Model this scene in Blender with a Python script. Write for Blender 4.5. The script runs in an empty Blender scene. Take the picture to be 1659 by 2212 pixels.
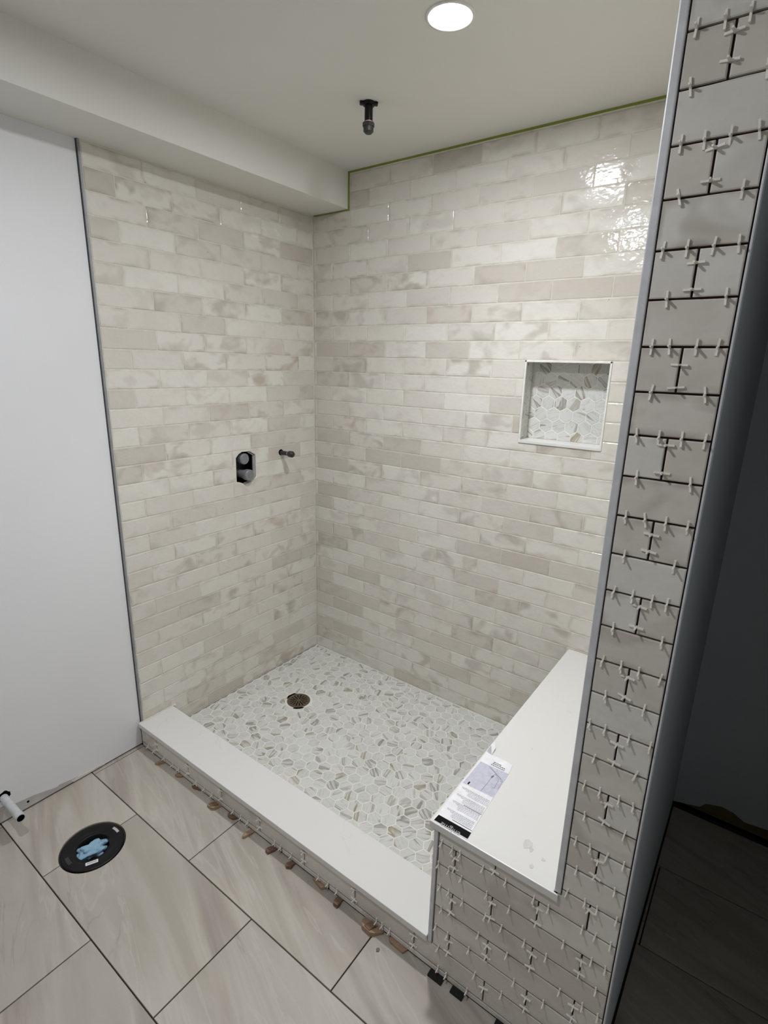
import bpy, bmesh, math, random
from mathutils import Vector, Matrix

# All positions below are written in "tile rows" (one wall tile plus its joint = 0.0688 m) and scaled by S.
S = 0.0688
ZF = -31.07                       # bathroom floor, in rows below the reference joint
def W(x, y, z): return Vector((x*S, y*S, (z-ZF)*S))

scene = bpy.context.scene
# ------------------------------------------------------------------ camera
cam_d = bpy.data.cameras.new('camera'); cam = bpy.data.objects.new('camera', cam_d)
scene.collection.objects.link(cam); scene.camera = cam
cam_d.sensor_fit = 'HORIZONTAL'; cam_d.sensor_width = 36.0
cam_d.lens = 1154.689/1659*36.0; cam_d.clip_start = 0.02; cam_d.clip_end = 60
_r = Vector((0.80434557, 0.59364904, 0.02467826)); _d = Vector((0.17700052, -0.19975862, -0.96372574)); _f = Vector((-0.56718517, 0.7795366, -0.26575115))
cam.matrix_world = Matrix.Translation(W(27.6806920, -29.0218018, -8.42474828)) @ Matrix((( _r.x, -_d.x, -_f.x), (_r.y, -_d.y, -_f.y), (_r.z, -_d.z, -_f.z))).to_4x4()
# ------------------------------------------------------------------ world, exposure
wd = bpy.data.worlds.new('world'); scene.world = wd; wd.use_nodes = True
wd.node_tree.nodes['Background'].inputs[0].default_value = (0.8, 0.9, 1.0, 1)
wd.node_tree.nodes['Background'].inputs[1].default_value = 0.004
scene.view_settings.view_transform = 'Standard'; scene.view_settings.look = 'None'
scene.view_settings.gamma = 1.0; scene.view_settings.use_curve_mapping = False
scene.view_settings.exposure = 0.06
LIGHT_SHOWER = 450.0; LIGHT_ROOM = 520.0; DOWN_SHOWER = 2.9            # emission strengths of the two ceiling lights
LIGHTS = [(16.08, -9.95), (14.45, -26.4)]

random.seed(7)
COL = scene.collection
# ------------------------------------------------------------------ material helpers
def lin(c): return tuple((v/12.92 if v <= 0.04045 else ((v+0.055)/1.055)**2.4) for v in c)
def rgb(r, g, b): return lin((r/255, g/255, b/255))+(1,)
class NT:
    def __init__(s, name):
        s.m = bpy.data.materials.new(name); s.m.use_nodes = True; s.t = s.m.node_tree; s.n = s.t.nodes
        s.b = s.n['Principled BSDF']
    def node(s, ty, **k):
        n = s.n.new(ty)
        for a, v in k.items(): setattr(n, a, v)
        return n
    def link(s, a, b): s.t.links.new(a, b)
    def set(s, **k):
        for a, v in k.items(): s.b.inputs[a.replace('_', ' ')].default_value = v
    def math(s, op, a, b=None, clamp=False):
        n = s.node('ShaderNodeMath', operation=op); n.use_clamp = clamp
        for i, v in enumerate((a, b)):
            if v is None: continue
            if isinstance(v, (int, float)): n.inputs[i].default_value = v
            else: s.link(v, n.inputs[i])
        return n.outputs[0]
    def vmath(s, op, a, b):
        n = s.node('ShaderNodeVectorMath', operation=op)
        for i, v in enumerate((a, b)):
            if isinstance(v, (tuple, list)): n.inputs[i].default_value = v
            else: s.link(v, n.inputs[i])
        return n.outputs[0]
    def noise(s, vec, scale, detail=3, rough=0.5, dist=0.0):
        n = s.node('ShaderNodeTexNoise'); n.inputs['Scale'].default_value = scale; n.inputs['Detail'].default_value = detail
        n.inputs['Roughness'].default_value = rough; n.inputs['Distortion'].default_value = dist; s.link(vec, n.inputs['Vector']); return n.outputs[0]
    def ramp(s, fac, stops, interp='LINEAR'):
        n = s.node('ShaderNodeValToRGB'); n.color_ramp.interpolation = interp
        el = n.color_ramp.elements
        while len(el) < len(stops): el.new(0.5)
        for e, (p, c) in zip(el, stops):
            e.position = p; e.color = c if len(c) == 4 else tuple(c)+(1,)
        s.link(fac, n.inputs[0]); return n.outputs[0]
    def mix(s, fac, a, b, blend='MIX'):
        n = s.node('ShaderNodeMix', data_type='RGBA', blend_type=blend)
        for i, v in ((0, fac), (6, a), (7, b)):
            if isinstance(v, (int, float)): n.inputs[i].default_value = v
            elif isinstance(v, (tuple, list)): n.inputs[i].default_value = v
            else: s.link(v, n.inputs[i])
        return n.outputs[2]
    def bump(s, h, strength, dist):
        n = s.node('ShaderNodeBump'); n.inputs['Strength'].default_value = strength; n.inputs['Distance'].default_value = dist
        s.link(h, n.inputs['Height']); s.link(n.outputs[0], s.b.inputs['Normal']); return n
    def obj(s): return s.node('ShaderNodeTexCoord').outputs['Object']
    def gen(s): return s.node('ShaderNodeTexCoord').outputs['Generated']
    def rnd(s): return s.node('ShaderNodeObjectInfo').outputs['Random']
    def rndvec(s, k=97.0):
        r = s.rnd(); c = s.node('ShaderNodeCombineXYZ')
        s.link(s.math('MULTIPLY', r, k), c.inputs[0]); s.link(s.math('MULTIPLY', r, k*1.7), c.inputs[1]); s.link(s.math('MULTIPLY', r, k*0.6), c.inputs[2]); return c.outputs[0]
def flat(name, c, rough=0.6, metal=0.0, spec=None, bump=None):
    t = NT(name); t.set(Base_Color=c, Roughness=rough, Metallic=metal)
    if spec is not None: t.b.inputs['Specular IOR Level'].default_value = spec
    n = t.noise(t.obj(), 35 if not bump else bump[0], 3)
    t.link(t.mix(1.0, c, t.ramp(n, [(0.3, (0.9, 0.9, 0.9)), (0.7, (1.06, 1.06, 1.06))]), 'MULTIPLY'), t.b.inputs['Base Color'])
    if bump: t.bump(t.noise(t.obj(), bump[0], 3), bump[1], bump[2])
    return t.m

def mat_wall_tile():
    t = NT('glazed_wall_tile')
    p = t.vmath('ADD', t.vmath('MULTIPLY', t.obj(), (1, 1.25, 1)), t.rndvec())
    n1 = t.noise(p, 11, 2, 0.45, 0.4); n2 = t.noise(p, 34, 4, 0.6, 0.3)
    g = t.node('ShaderNodeSeparateXYZ'); t.link(t.gen(), g.inputs[0])
    ex = t.math('MINIMUM', g.outputs[0], t.math('SUBTRACT', 1.0, g.outputs[0]))
    ey = t.math('MINIMUM', g.outputs[1], t.math('SUBTRACT', 1.0, g.outputs[1]))
    e = t.math('MINIMUM', t.math('MULTIPLY', ex, 3.2), t.math('MULTIPLY', ey, 1.0))
    edge = t.math('SUBTRACT', 1.0, t.math('DIVIDE', e, 0.20, True), True)          # glaze pools thin at the rim
    nE = t.noise(t.vmath('ADD', p, (13.0, 7.0, 3.0)), 13, 2, 0.5)
    edge = t.math('MULTIPLY', edge, t.math('MULTIPLY', t.math('SUBTRACT', nE, 0.48, True), 6.0, True), True)
    patch = t.ramp(n1, [(0.50, (0, 0, 0)), (0.68, (1, 1, 1))])
    tone = t.ramp(t.rnd(), [(0.0, rgb(225, 223, 214)), (0.4, rgb(221, 218, 209)), (0.75, rgb(216, 212, 202)), (0.92, rgb(209, 204, 194)), (1.0, rgb(200, 194, 183))])
    r2 = t.math('FRACT', t.math('MULTIPLY', t.rnd(), 37.3))
    amt = t.math('MULTIPLY', t.math('MULTIPLY', r2, r2), 0.8)
    c = t.mix(t.math('MULTIPLY', patch, t.math('ADD', amt, 0.10)), tone, t.ramp(t.math('FRACT', t.math('MULTIPLY', t.rnd(), 91.7)), [(0.0, rgb(182, 176, 163)), (0.6, rgb(184, 176, 165)), (0.9, rgb(186, 175, 162)), (1.0, rgb(192, 171, 156))]))
    c = t.mix(t.math('MULTIPLY', edge, t.math('ADD', t.math('MULTIPLY', r2, 0.7), 0.2)), c, rgb(172, 166, 152))
    c = t.mix(t.math('MULTIPLY', t.math('SUBTRACT', n2, 0.5, True), 0.5), c, rgb(190, 184, 172))
    sp = t.node('ShaderNodeTexVoronoi'); sp.inputs['Scale'].default_value = 11; t.link(p, sp.inputs['Vector'])
    speck = t.math('LESS_THAN', sp.outputs['Distance'], 0.022)
    c = t.mix(t.math('MULTIPLY', speck, 0.6), c, rgb(110, 98, 84))
    t.link(c, t.b.inputs['Base Color']); t.set(Roughness=0.10)
    h = t.math('ADD', t.noise(p, 62, 1.0, 0.5), t.math('MULTIPLY', t.noise(p, 20, 1.0, 0.5), 1.6))
    t.bump(h, 1.0, 0.00062)
    return t.m

def mat_hex():
    t = NT('veined_marble_hexagon')
    at = t.node('ShaderNodeAttribute', attribute_name='seed')
    r = t.math('ADD', t.rnd(), at.outputs['Fac'])
    rot = t.node('ShaderNodeVectorRotate', rotation_type='Z_AXIS'); t.link(t.obj(), rot.inputs['Vector']); t.link(t.math('MULTIPLY', r, 47.0), rot.inputs['Angle'])
    cb = t.node('ShaderNodeCombineXYZ'); t.link(t.math('MULTIPLY', r, 61.0), cb.inputs[0]); t.link(t.math('MULTIPLY', r, 113.0), cb.inputs[1])
    p = t.vmath('ADD', t.vmath('MULTIPLY', rot.outputs[0], (5.5, 36.0, 9.0)), cb.outputs[0])
    n = t.noise(p, 1.0, 2, 0.45, 0.5)
    vein = t.ramp(n, [(0.57, (0, 0, 0)), (0.605, (1, 1, 1)), (0.66, (0.6, 0.6, 0.6)), (0.70, (0.12, 0.12, 0.12))])
    n2 = t.noise(p, 2.2, 3, 0.5, 0.3); fine = t.ramp(n2, [(0.50, (0, 0, 0)), (0.54, (1, 1, 1)), (0.58, (0, 0, 0))])
    r2 = t.math('FRACT', t.math('MULTIPLY', r, 53.1)); amt = t.math('MINIMUM', t.math('ADD', r2, 0.32), 1.0)
    vc = t.ramp(t.math('FRACT', t.math('MULTIPLY', r, 17.7)), [(0.0, rgb(146, 145, 138)), (0.55, rgb(150, 147, 137)), (1.0, rgb(158, 146, 122))])
    c = t.mix(t.math('MULTIPLY', fine, 0.35), t.mix(r2, rgb(218, 219, 213), rgb(209, 210, 204)), rgb(164, 162, 152))
    c = t.mix(t.math('MULTIPLY', vein, amt), c, vc)
    t.link(c, t.b.inputs['Base Color']); t.set(Roughness=0.42)
    return t.m

def mat_floor_tile():
    t = NT('veined_porcelain_floor_tile')
    p = t.vmath('ADD', t.obj(), t.rndvec(31.0))
    rot = t.node('ShaderNodeVectorRotate', rotation_type='Z_AXIS'); t.link(p, rot.inputs['Vector']); rot.inputs['Angle'].default_value = 0.3
    q = t.vmath('MULTIPLY', rot.outputs[0], (1.1, 8.0, 1.0))
    n = t.noise(q, 1.0, 5, 0.5, 0.9); n2 = t.noise(q, 1.3, 4, 0.6, 0.5); n3 = t.noise(p, 120, 4, 0.7); n4 = t.noise(p, 2.2, 3, 0.5)
    c = t.ramp(n, [(0.34, rgb(160, 149, 140)), (0.44, rgb(182, 174, 162)), (0.54, rgb(198, 192, 180)), (0.68, rgb(178, 171, 157))])
    c = t.mix(t.ramp(n4, [(0.4, (0, 0, 0)), (0.65, (0.55, 0.55, 0.55))]), c, rgb(170, 166, 155))
    dark = t.ramp(n2, [(0.475, (0, 0, 0)), (0.492, (1, 1, 1)), (0.506, (0, 0, 0))])
    gate = t.ramp(t.noise(p, 3.3, 2), [(0.52, (0, 0, 0)), (0.62, (1, 1, 1))])
    c = t.mix(t.math('MULTIPLY', t.math('MULTIPLY', dark, gate), 0.4), c, rgb(128, 116, 108))
    light = t.ramp(n2, [(0.555, (0, 0, 0)), (0.572, (1, 1, 1)), (0.60, (0, 0, 0))])
    c = t.mix(t.math('MULTIPLY', light, 0.4), c, rgb(206, 203, 195))
    c = t.mix(t.math('MULTIPLY', n3, 0.18), c, rgb(140, 134, 124))
    t.link(c, t.b.inputs['Base Color']); t.set(Roughness=0.5); t.bump(n3, 0.15, 0.0006)
    return t.m

def mat_quartz():
    t = NT('white_quartz_slab')
    n = t.noise(t.obj(), 7, 4, 0.55, 0.8); v = t.ramp(n, [(0.505, (0, 0, 0)), (0.515, (1, 1, 1)), (0.527, (0, 0, 0))])
    g = t.ramp(t.noise(t.obj(), 3.1, 2), [(0.55, (0, 0, 0)), (0.66, (1, 1, 1))])
    c = t.mix(t.math('MULTIPLY', t.math('MULTIPLY', v, g), 0.35), rgb(226, 226, 221), rgb(186, 186, 182))
    t.link(c, t.b.inputs['Base Color']); t.set(Roughness=0.33)
    return t.m

def mat_drywall(name, c, texture=0.25):
    t = NT(name); n = t.noise(t.obj(), 1.7, 3, 0.5); n2 = t.noise(t.obj(), 260, 2, 0.6)
    t.link(t.mix(1.0, c, t.ramp(n, [(0.3, (0.965, 0.965, 0.965)), (0.7, (1.02, 1.02, 1.02))]), 'MULTIPLY'), t.b.inputs['Base Color'])
    t.set(Roughness=0.75); t.b.inputs['Specular IOR Level'].default_value = 0.3
    t.bump(n2, texture, 0.0006); return t.m

M = {}
M['tile'] = mat_wall_tile(); M['hex'] = mat_hex(); M['floor'] = mat_floor_tile(); M['quartz'] = mat_quartz()
M['drywall'] = mat_drywall('white_primed_drywall', rgb(232, 233, 234))
M['ceiling'] = mat_drywall('white_ceiling_paint', rgb(228, 227, 221))
M['greywall'] = mat_drywall('grey_primed_drywall', rgb(196, 204, 208))
M['board'] = mat_drywall('bare_grey_board', rgb(140, 138, 134))  # for unseen walls, darkened to cut the light they bounce back
M['grout'] = flat('cream_wall_grout', rgb(214, 210, 196), 0.8)
M['hexgrout'] = flat('white_mosaic_grout', rgb(230, 230, 222), 0.8)
M['floorgap'] = flat('dark_floor_joint', rgb(58, 52, 50), 0.9)
M['membrane'] = flat('dark_red_waterproofing', rgb(66, 26, 22), 0.55)
M['core'] = flat('cement_board', rgb(120, 116, 110), 0.9)
M['metal'] = flat('brushed_aluminium_trim', rgb(214, 216, 218), 0.4, 0.15)
M['darkmetal'] = flat('anodised_grey_trim', rgb(150, 152, 154), 0.5, 0.3)
M['whitetrim'] = flat('white_niche_trim', rgb(232, 232, 226), 0.3)
M['tape'] = flat('green_painters_tape', rgb(132, 148, 62), 0.8)
M['black'] = flat('black_plastic', rgb(13, 13, 14), 0.36, 0, 0.3)
M['void'] = flat('dark_cavity', rgb(6, 6, 6), 1.0, 0, 0.0)
M['greycap'] = flat('smoky_grey_plastic_cap', rgb(128, 130, 132), 0.25)
M['darkcap'] = flat('dark_grey_pipe_cap', rgb(48, 47, 45), 0.45)
M['copper'] = flat('bare_copper_ring', rgb(216, 188, 168), 0.35, 0.3)
M['bronze'] = flat('brushed_bronze_strainer', rgb(126, 112, 98), 0.4, 0.8)
M['pvc'] = flat('scuffed_white_pipe', rgb(205, 208, 208), 0.5, 0, None, (60, 0.5, 0.001))
M['rag'] = flat('pale_blue_rag', rgb(146, 184, 206), 0.9, 0, None, (140, 0.4, 0.001))
M['spacer'] = flat('white_plastic_spacer', rgb(246, 243, 232), 0.45)
M['wood'] = flat('brown_fibre_shim', rgb(166, 140, 114), 0.9, 0, None, (110, 0.8, 0.003))
M['wood2'] = flat('dark_brown_shim', rgb(124, 98, 80), 0.9, 0, None, (110, 0.8, 0.003))
M['rubber'] = flat('black_rubber_pad', rgb(18, 17, 17), 0.8)
M['paper'] = flat('white_leaflet_paper', rgb(240, 240, 242), 0.6)
M['ink'] = flat('black_print', rgb(8, 8, 9), 0.7, 0, 0.15)
M['greyink'] = flat('grey_small_print', rgb(176, 176, 182), 0.6)
M['midink'] = flat('dark_grey_print', rgb(110, 110, 116), 0.6)
M['silver'] = flat('pale_grey_lettering', rgb(176, 176, 176), 0.4)
M['dust'] = flat('dried_grey_splash', rgb(210, 210, 206), 0.9)
M['brownboard'] = flat('torn_brown_board_edge', rgb(112, 98, 60), 0.9)
M['putty'] = flat('unpainted_grey_board', rgb(188, 186, 182), 0.9)
M['caulk'] = flat('smeared_off_white_caulk', rgb(222, 218, 210), 0.6, 0, None, (90, 0.8, 0.004))
def mat_print():
    t = NT('printed_photo'); n = t.noise(t.obj(), 60, 4, 0.6, 1.0)
    t.link(t.ramp(n, [(0.35, rgb(190, 190, 204)), (0.6, rgb(206, 206, 218)), (0.75, rgb(178, 178, 190))]), t.b.inputs['Base Color']); t.set(Roughness=0.5); return t.m
M['print'] = mat_print()
def mat_emit(name, s, c):
    m = bpy.data.materials.new(name); m.use_nodes = True; nt = m.node_tree; nt.nodes.clear()
    e = nt.nodes.new('ShaderNodeEmission'); e.inputs[0].default_value = c+(1,); e.inputs[1].default_value = s
    o = nt.nodes.new('ShaderNodeOutputMaterial'); nt.links.new(e.outputs[0], o.inputs[0]); return m

# ------------------------------------------------------------------ object helpers
def link_mesh(name, me, mat, parent=None, mw=None):
    o = bpy.data.objects.new(name, me); COL.objects.link(o)
    if mat is not None and not me.materials: me.materials.append(mat)
    if mw is not None: o.matrix_world = mw
    if parent is not None:
        o.parent = parent; o.matrix_parent_inverse = Matrix.Identity(4)
        if mw is not None: o.matrix_basis = PW(parent).inverted() @ mw
    return o
_pw = {}
def PW(o):                       # world matrix without a depsgraph update
    m = o.matrix_basis.copy()
    return (PW(o.parent) @ m) if o.parent else m
def obj(name, bm, mat, parent=None, smooth=False):
    """bm holds WORLD coordinates; the object gets an identity world matrix."""
    me = bpy.data.meshes.new(name); bm.normal_update(); bm.to_mesh(me); bm.free()
    if smooth:
        for f in me.polygons: f.use_smooth = True
    return link_mesh(name, me, mat, parent, Matrix.Identity(4))
def tag(o, label, cat, group=None):
    o['label'] = label; o['category'] = cat
    if group: o['group'] = group
    return o
def structure(o, label=None):
    o['kind'] = 'structure'
    if label: o['label'] = label
    return o
def empty(name, loc):
    o = bpy.data.objects.new(name, None); COL.objects.link(o); o.location = loc; o.empty_display_size = 0.05; return o
def box(bm, x0, x1, y0, y1, z0, z1, bevel=0.0):
    """axis-aligned box given in row units"""
    r = bmesh.ops.create_cube(bm, size=1.0); vs = r['verts']
    a, b = W(min(x0, x1), min(y0, y1), min(z0, z1)), W(max(x0, x1), max(y0, y1), max(z0, z1))
    for v in vs: v.co = Vector(((a.x+b.x)/2+v.co.x*(b.x-a.x), (a.y+b.y)/2+v.co.y*(b.y-a.y), (a.z+b.z)/2+v.co.z*(b.z-a.z)))
    if bevel: bmesh.ops.bevel(bm, geom=list({e for v in vs for e in v.link_edges}), offset=bevel*S, segments=2, affect='EDGES', profile=0.6)
    return bm
def B(*a, **k): return box(bmesh.new(), *a, **k)
def cyl(bm, c, axis, r, length, seg=24, r2=None):
    """cylinder from c along axis; units in rows"""
    axis = Vector(axis).normalized(); q = axis.to_track_quat('Z', 'Y').to_matrix().to_4x4()
    m = Matrix.Translation(W(*c)+axis*length*S/2) @ q
    bmesh.ops.create_cone(bm, cap_ends=True, segments=seg, radius1=r*S, radius2=(r if r2 is None else r2)*S, depth=length*S, matrix=m); return bm
def prism(bm, poly, base, U, V, h, h0=0.0):
    """polygon (row units in U,V) extruded along N=UxV from h0 to h"""
    U = Vector(U); V = Vector(V); N = U.cross(V); o = W(*base)
    lo = [bm.verts.new(o+(U*a+V*b+N*h0)*S) for a, b in poly]; hi = [bm.verts.new(o+(U*a+V*b+N*h)*S) for a, b in poly]
    n = len(poly); bm.faces.new(hi); bm.faces.new(lo[::-1])
    for i in range(n): bm.faces.new((lo[i], lo[(i+1) % n], hi[(i+1) % n], hi[i]))
    return bm
def sheet_with_hole(outer, hole, base, U, V, depth):
    """slab with a polygonal hole; front at N=0, back at -depth"""
    from mathutils.geometry import tessellate_polygon
    U = Vector(U); V = Vector(V); N = U.cross(V); o = W(*base); bm = bmesh.new()
    tris = tessellate_polygon([[Vector((a, b, 0)) for a, b in p] for p in (outer, hole)]); allp = list(outer)+list(hole); lay = []
    for h in (0.0, -depth): lay.append([bm.verts.new(o+(U*a+V*b+N*h)*S) for a, b in allp])
    for t in tris:
        for L in lay: bm.faces.new([L[i] for i in t])
    for st, n in ((0, len(outer)), (len(outer), len(hole))):
        for i in range(n):
            j = (i+1) % n; bm.faces.new((lay[0][st+i], lay[1][st+i], lay[1][st+j], lay[0][st+j]))
    bmesh.ops.recalc_face_normals(bm, faces=bm.faces); return bm

# ------------------------------------------------------------------ tiles
def poly_area(p): return sum(p[i][0]*p[(i+1) % len(p)][1]-p[(i+1) % len(p)][0]*p[i][1] for i in range(len(p)))/2
def offset_poly(p, d):
    n = len(p); out = []
    for i in range(n):
        a, b, c = Vector(p[i-1]), Vector(p[i]), Vector(p[(i+1) % n])
        u = (b-a).normalized(); v = (c-b).normalized(); n1 = Vector((-u.y, u.x)); n2 = Vector((-v.y, v.x))
        m = n1+n2
        k = m.dot(n1)
        m = m/k if abs(k) > 0.25 else n1
        out.append(tuple(b+m*d))
    return out
_cache = {}
def tile_mesh(poly, depth, bevel, variant, jitter):
    key = (tuple((round(a, 3), round(b, 3)) for a, b in poly), depth, bevel, variant)
    if key in _cache: return _cache[key]
    rnd = random.Random(hash(key) & 0xffff)
    pts = []
    if jitter and len(poly) == 4:
        for i in range(4):
            a, b = poly[i], poly[(i+1) % 4]; L = math.dist(a, b); k = 3 if L > 1.6 else (2 if L > 1.1 else 1)
            pts.append(a)
            for q in range(1, k):
                f = q/k; e = rnd.uniform(-jitter, jitter); nx, ny = -(b[1]-a[1])/L, (b[0]-a[0])/L
                pts.append((a[0]+(b[0]-a[0])*f+nx*e, a[1]+(b[1]-a[1])*f+ny*e))
    else: pts = list(poly)
    inner = offset_poly(pts, bevel); bm = bmesh.new()
    dz = [rnd.uniform(-1, 1)*jitter*0.6 for _ in pts]
    r0 = [bm.verts.new(Vector((a*S, b*S, -depth*S))) for a, b in pts]
    r1 = [bm.verts.new(Vector((a*S, b*S, -bevel*0.7*S))) for a, b in pts]
    r2 = [bm.verts.new(Vector((a*S, b*S, d*S))) for (a, b), d in zip(inner, dz)]
    n = len(pts); f = bm.faces.new(r2)
    for lo, hi in ((r0, r1), (r1, r2)):
        for i in range(n): bm.faces.new((lo[i], lo[(i+1) % n], hi[(i+1) % n], hi[i]))
    bm.normal_update()
    if len(poly) > 4 or jitter: bmesh.ops.triangulate(bm, faces=[f], ngon_method='EAR_CLIP')
    me = bpy.data.meshes.new('tile'); bm.normal_update(); bm.to_mesh(me); bm.free(); _cache[key] = me; return me
def put_tile(name, poly, frame, parent, mat, gap, depth=0.05, bevel=0.03, jitter=0.0, tilt=0.0, nvar=4):
    """frame = (base point, U, V); poly in frame coordinates, full cell size"""
    if poly_area(poly) < 0: poly = poly[::-1]
    poly = offset_poly(poly, gap/2)
    if abs(poly_area(poly)) < 0.008: return None
    xs = [a for a, b in poly]; ys = [b for a, b in poly]
    if min(max(xs)-min(xs), max(ys)-min(ys)) < 0.035: return None
    cx, cy = (max(xs)+min(xs))/2, (max(ys)+min(ys))/2
    bev = min(bevel, 0.3*min(max(xs)-min(xs), max(ys)-min(ys)))
    me = tile_mesh([(a-cx, b-cy) for a, b in poly], depth, bev, random.randrange(nvar) if jitter else 0, jitter)
    base, U, V = frame; U = Vector(U); V = Vector(V); N = U.cross(V)
    R = Matrix((U, V, N)).transposed().to_4x4()
    if tilt: R = R @ Matrix.Rotation(random.gauss(0, tilt), 4, 'X') @ Matrix.Rotation(random.gauss(0, tilt*0.5), 4, 'Y')
    mw = Matrix.Translation(W(*base)+(U*cx+V*cy)*S) @ R
    return link_mesh(name, me, mat, parent, mw)
def subtract(rect, hole):
    """rect minus rect -> list of polygons (rectangles, or one L shape)"""
    x0, x1, y0, y1 = rect; a0, a1, b0, b1 = hole
    if a0 >= x1-1e-6 or a1 <= x0+1e-6 or b0 >= y1-1e-6 or b1 <= y0+1e-6: return [[(x0, y0), (x1, y0), (x1, y1), (x0, y1)]]
    inx0, inx1, iny0, iny1 = a0 > x0, a1 < x1, b0 > y0, b1 < y1
    R = lambda p, q, r, s: [(p, r), (q, r), (q, s), (p, s)]
    k = (inx0, inx1, iny0, iny1)
    if k == (True, False, True, False): return [[(x0, y0), (x1, y0), (x1, b0), (a0, b0), (a0, y1), (x0, y1)]]
    if k == (True, False, False, True): return [[(x0, y0), (a0, y0), (a0, b1), (x1, b1), (x1, y1), (x0, y1)]]
    if k == (False, True, True, False): return [[(x0, y0), (x1, y0), (x1, y1), (a1, y1), (a1, b0), (x0, b0)]]
    if k == (False, True, False, True): return [[(a1, y0), (x1, y0), (x1, y1), (x0, y1), (x0, b1), (a1, b1)]]
    out = []
    if inx0: out.append(R(x0, a0, y0, y1))
    if inx1: out.append(R(a1, x1, y0, y1))
    p, q = max(x0, a0), min(x1, a1)
    if iny0: out.append(R(p, q, y0, b0))
    if iny1: out.append(R(p, q, b1, y1))
    return out
def clip_poly(poly, axis, val, keep_less):
    out = []
    for i in range(len(poly)):
        a, b = poly[i], poly[(i+1) % len(poly)]
        ia = (a[axis] <= val) == keep_less; ib = (b[axis] <= val) == keep_less
        if ia: out.append(a)
        if ia != ib:
            f = (val-a[axis])/(b[axis]-a[axis]); out.append((a[0]+(b[0]-a[0])*f, a[1]+(b[1]-a[1])*f))
    return out

# ================================================================== SETTING
CEIL = 3.17; D = -15.26; SF = -30.87
XR, YR = 44.0, -42.0                  # far side of the dark room, wall behind the camera
# ---- floor
floor = structure(obj('floor', bmesh.new(), None)); floor.data.materials.append(M['floorgap'])
FX, FY, FR = 4.70, -20.51, 1.36       # closet flange
def rects_mesh(rs, z0, z1):
    bm = bmesh.new()
    for r in rs: box(bm, r[0], r[1], r[2], r[3], z0, z1)
    return bm
bm = rects_mesh([(-0.6, XR, YR, FY-1), (-0.6, FX-1, FY-1, FY+1), (FX+1, XR, FY-1, FY+1), (-0.6, XR, FY+1, -15.16), (26.5, XR, -15.16, 0.3)], ZF-0.6, ZF-0.10)
bm.to_mesh(floor.data); bm.free()
ROWY = [-18.20-4.47*k for k in range(-4, 6)]
ffr = ((0, 0, ZF), (1, 0, 0), (0, 1, 0))
for k in range(len(ROWY)):
    y1 = ROWY[k]; y0 = y1-4.47
    idx = k-4                                   # 0: the row holding the flange
    off = 4.55 if idx % 2 == 0 else 0.09
    for n in range(-1, 6):
        x0 = off+8.905*n; x1 = x0+8.905
        if x1 < -0.3 or x0 > 40: continue
        xa, xb, ya, yb = max(x0, -0.25), min(x1, 42), y0, y1
        if ya > -15.3:
            if xb < 26.7: continue
            xa = max(xa, 26.66); yb = min(yb, -0.12)
        elif yb > -15.2:
            if xa < 26.6 < xb:                  # runs under the partition end and on into the hall
                poly = [(xa, ya), (xb, ya), (xb, yb), (26.62, yb), (26.62, -15.2), (xa, -15.2)]
                put_tile('floor_tile', poly, ffr, floor, M['floor'], 0.055, 0.11, 0.012); continue
            if xb <= 26.7: yb = -15.2
        if xb-xa < 0.1 or yb-ya < 0.2: continue
        if idx == 0 and (abs(xa-4.55) < 0.1 or abs(xb-4.55) < 0.1):
            side = 1 if abs(xa-4.55) < 0.1 else -1; jx = 4.55; r = FR+0.05; poly = []
            t0 = math.asin(max(-1, min(1, (jx-FX)/r)))
            arc = [(FX+r*math.sin(t), FY+r*math.cos(t)) for t in [t0+(math.pi-2*t0)*i/28 for i in range(29)]] if side > 0 else \
                  [(FX+r*math.sin(t), FY+r*math.cos(t)) for t in [t0-(math.pi+2*t0)*i/28 for i in range(29)]]
            if side > 0: poly = [(jx, yb)]+arc+[(jx, ya), (xb, ya), (xb, yb)]
            else: poly = [(jx, yb)]+arc+[(jx, ya), (xa, ya), (xa, yb)]
            put_tile('floor_tile', poly, ffr, floor, M['floor'], 0.055, 0.11, 0.012); continue
        put_tile('floor_tile', [(xa, ya), (xb, ya), (xb, yb), (xa, yb)], ffr, floor, M['floor'], 0.055, 0.11, 0.012)

# ---- ceiling with soffit
ceiling = structure(obj('ceiling', B(-0.6, XR, YR, 0.4, CEIL, CEIL+0.8), M['ceiling']))
obj('soffit', B(-0.5, 3.13, YR, 0.2, 1.05, CEIL+0.05, bevel=0.02), M['ceiling'], ceiling)

# ---- left wall: drywall, then the tiled part
wl = structure(obj('wall_left', B(-0.7, -0.12, YR, -15.16, -30.97, CEIL), M['drywall']))
obj('sole_plate', B(-0.7, -0.28, YR, -15.16, ZF-0.1, -30.95), M['void'], wl)
fa = ((0, 0, 0), (0, 1, 0), (0, 0, 1))
def fz(base): return base
HOLE = [(-7.25, -14.44), (-7.02, -14.22), (-6.75, -14.10), (-6.12, -14.13), (-5.65, -14.40), (-5.66, -15.87), (-5.99, -16.15), (-6.30, -16.20), (-6.61, -16.28), (-6.88, -16.12), (-7.05, -16.06), (-7.27, -16.02)]
def hpoly(k): cy, cz = -6.45, -15.2; return [(cy+(a-cy)*k, cz+(b-cz)*k) for a, b in HOLE]
obj('grout_bed', sheet_with_hole([(-15.1, -31.6), (0.1, -31.6), (0.1, 1.2), (-15.1, 1.2)], hpoly(1.0)[::-1], (-0.018, 0, 0), (0, 1, 0), (0, 0, 1), 0.35), M['grout'], wl)
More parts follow.
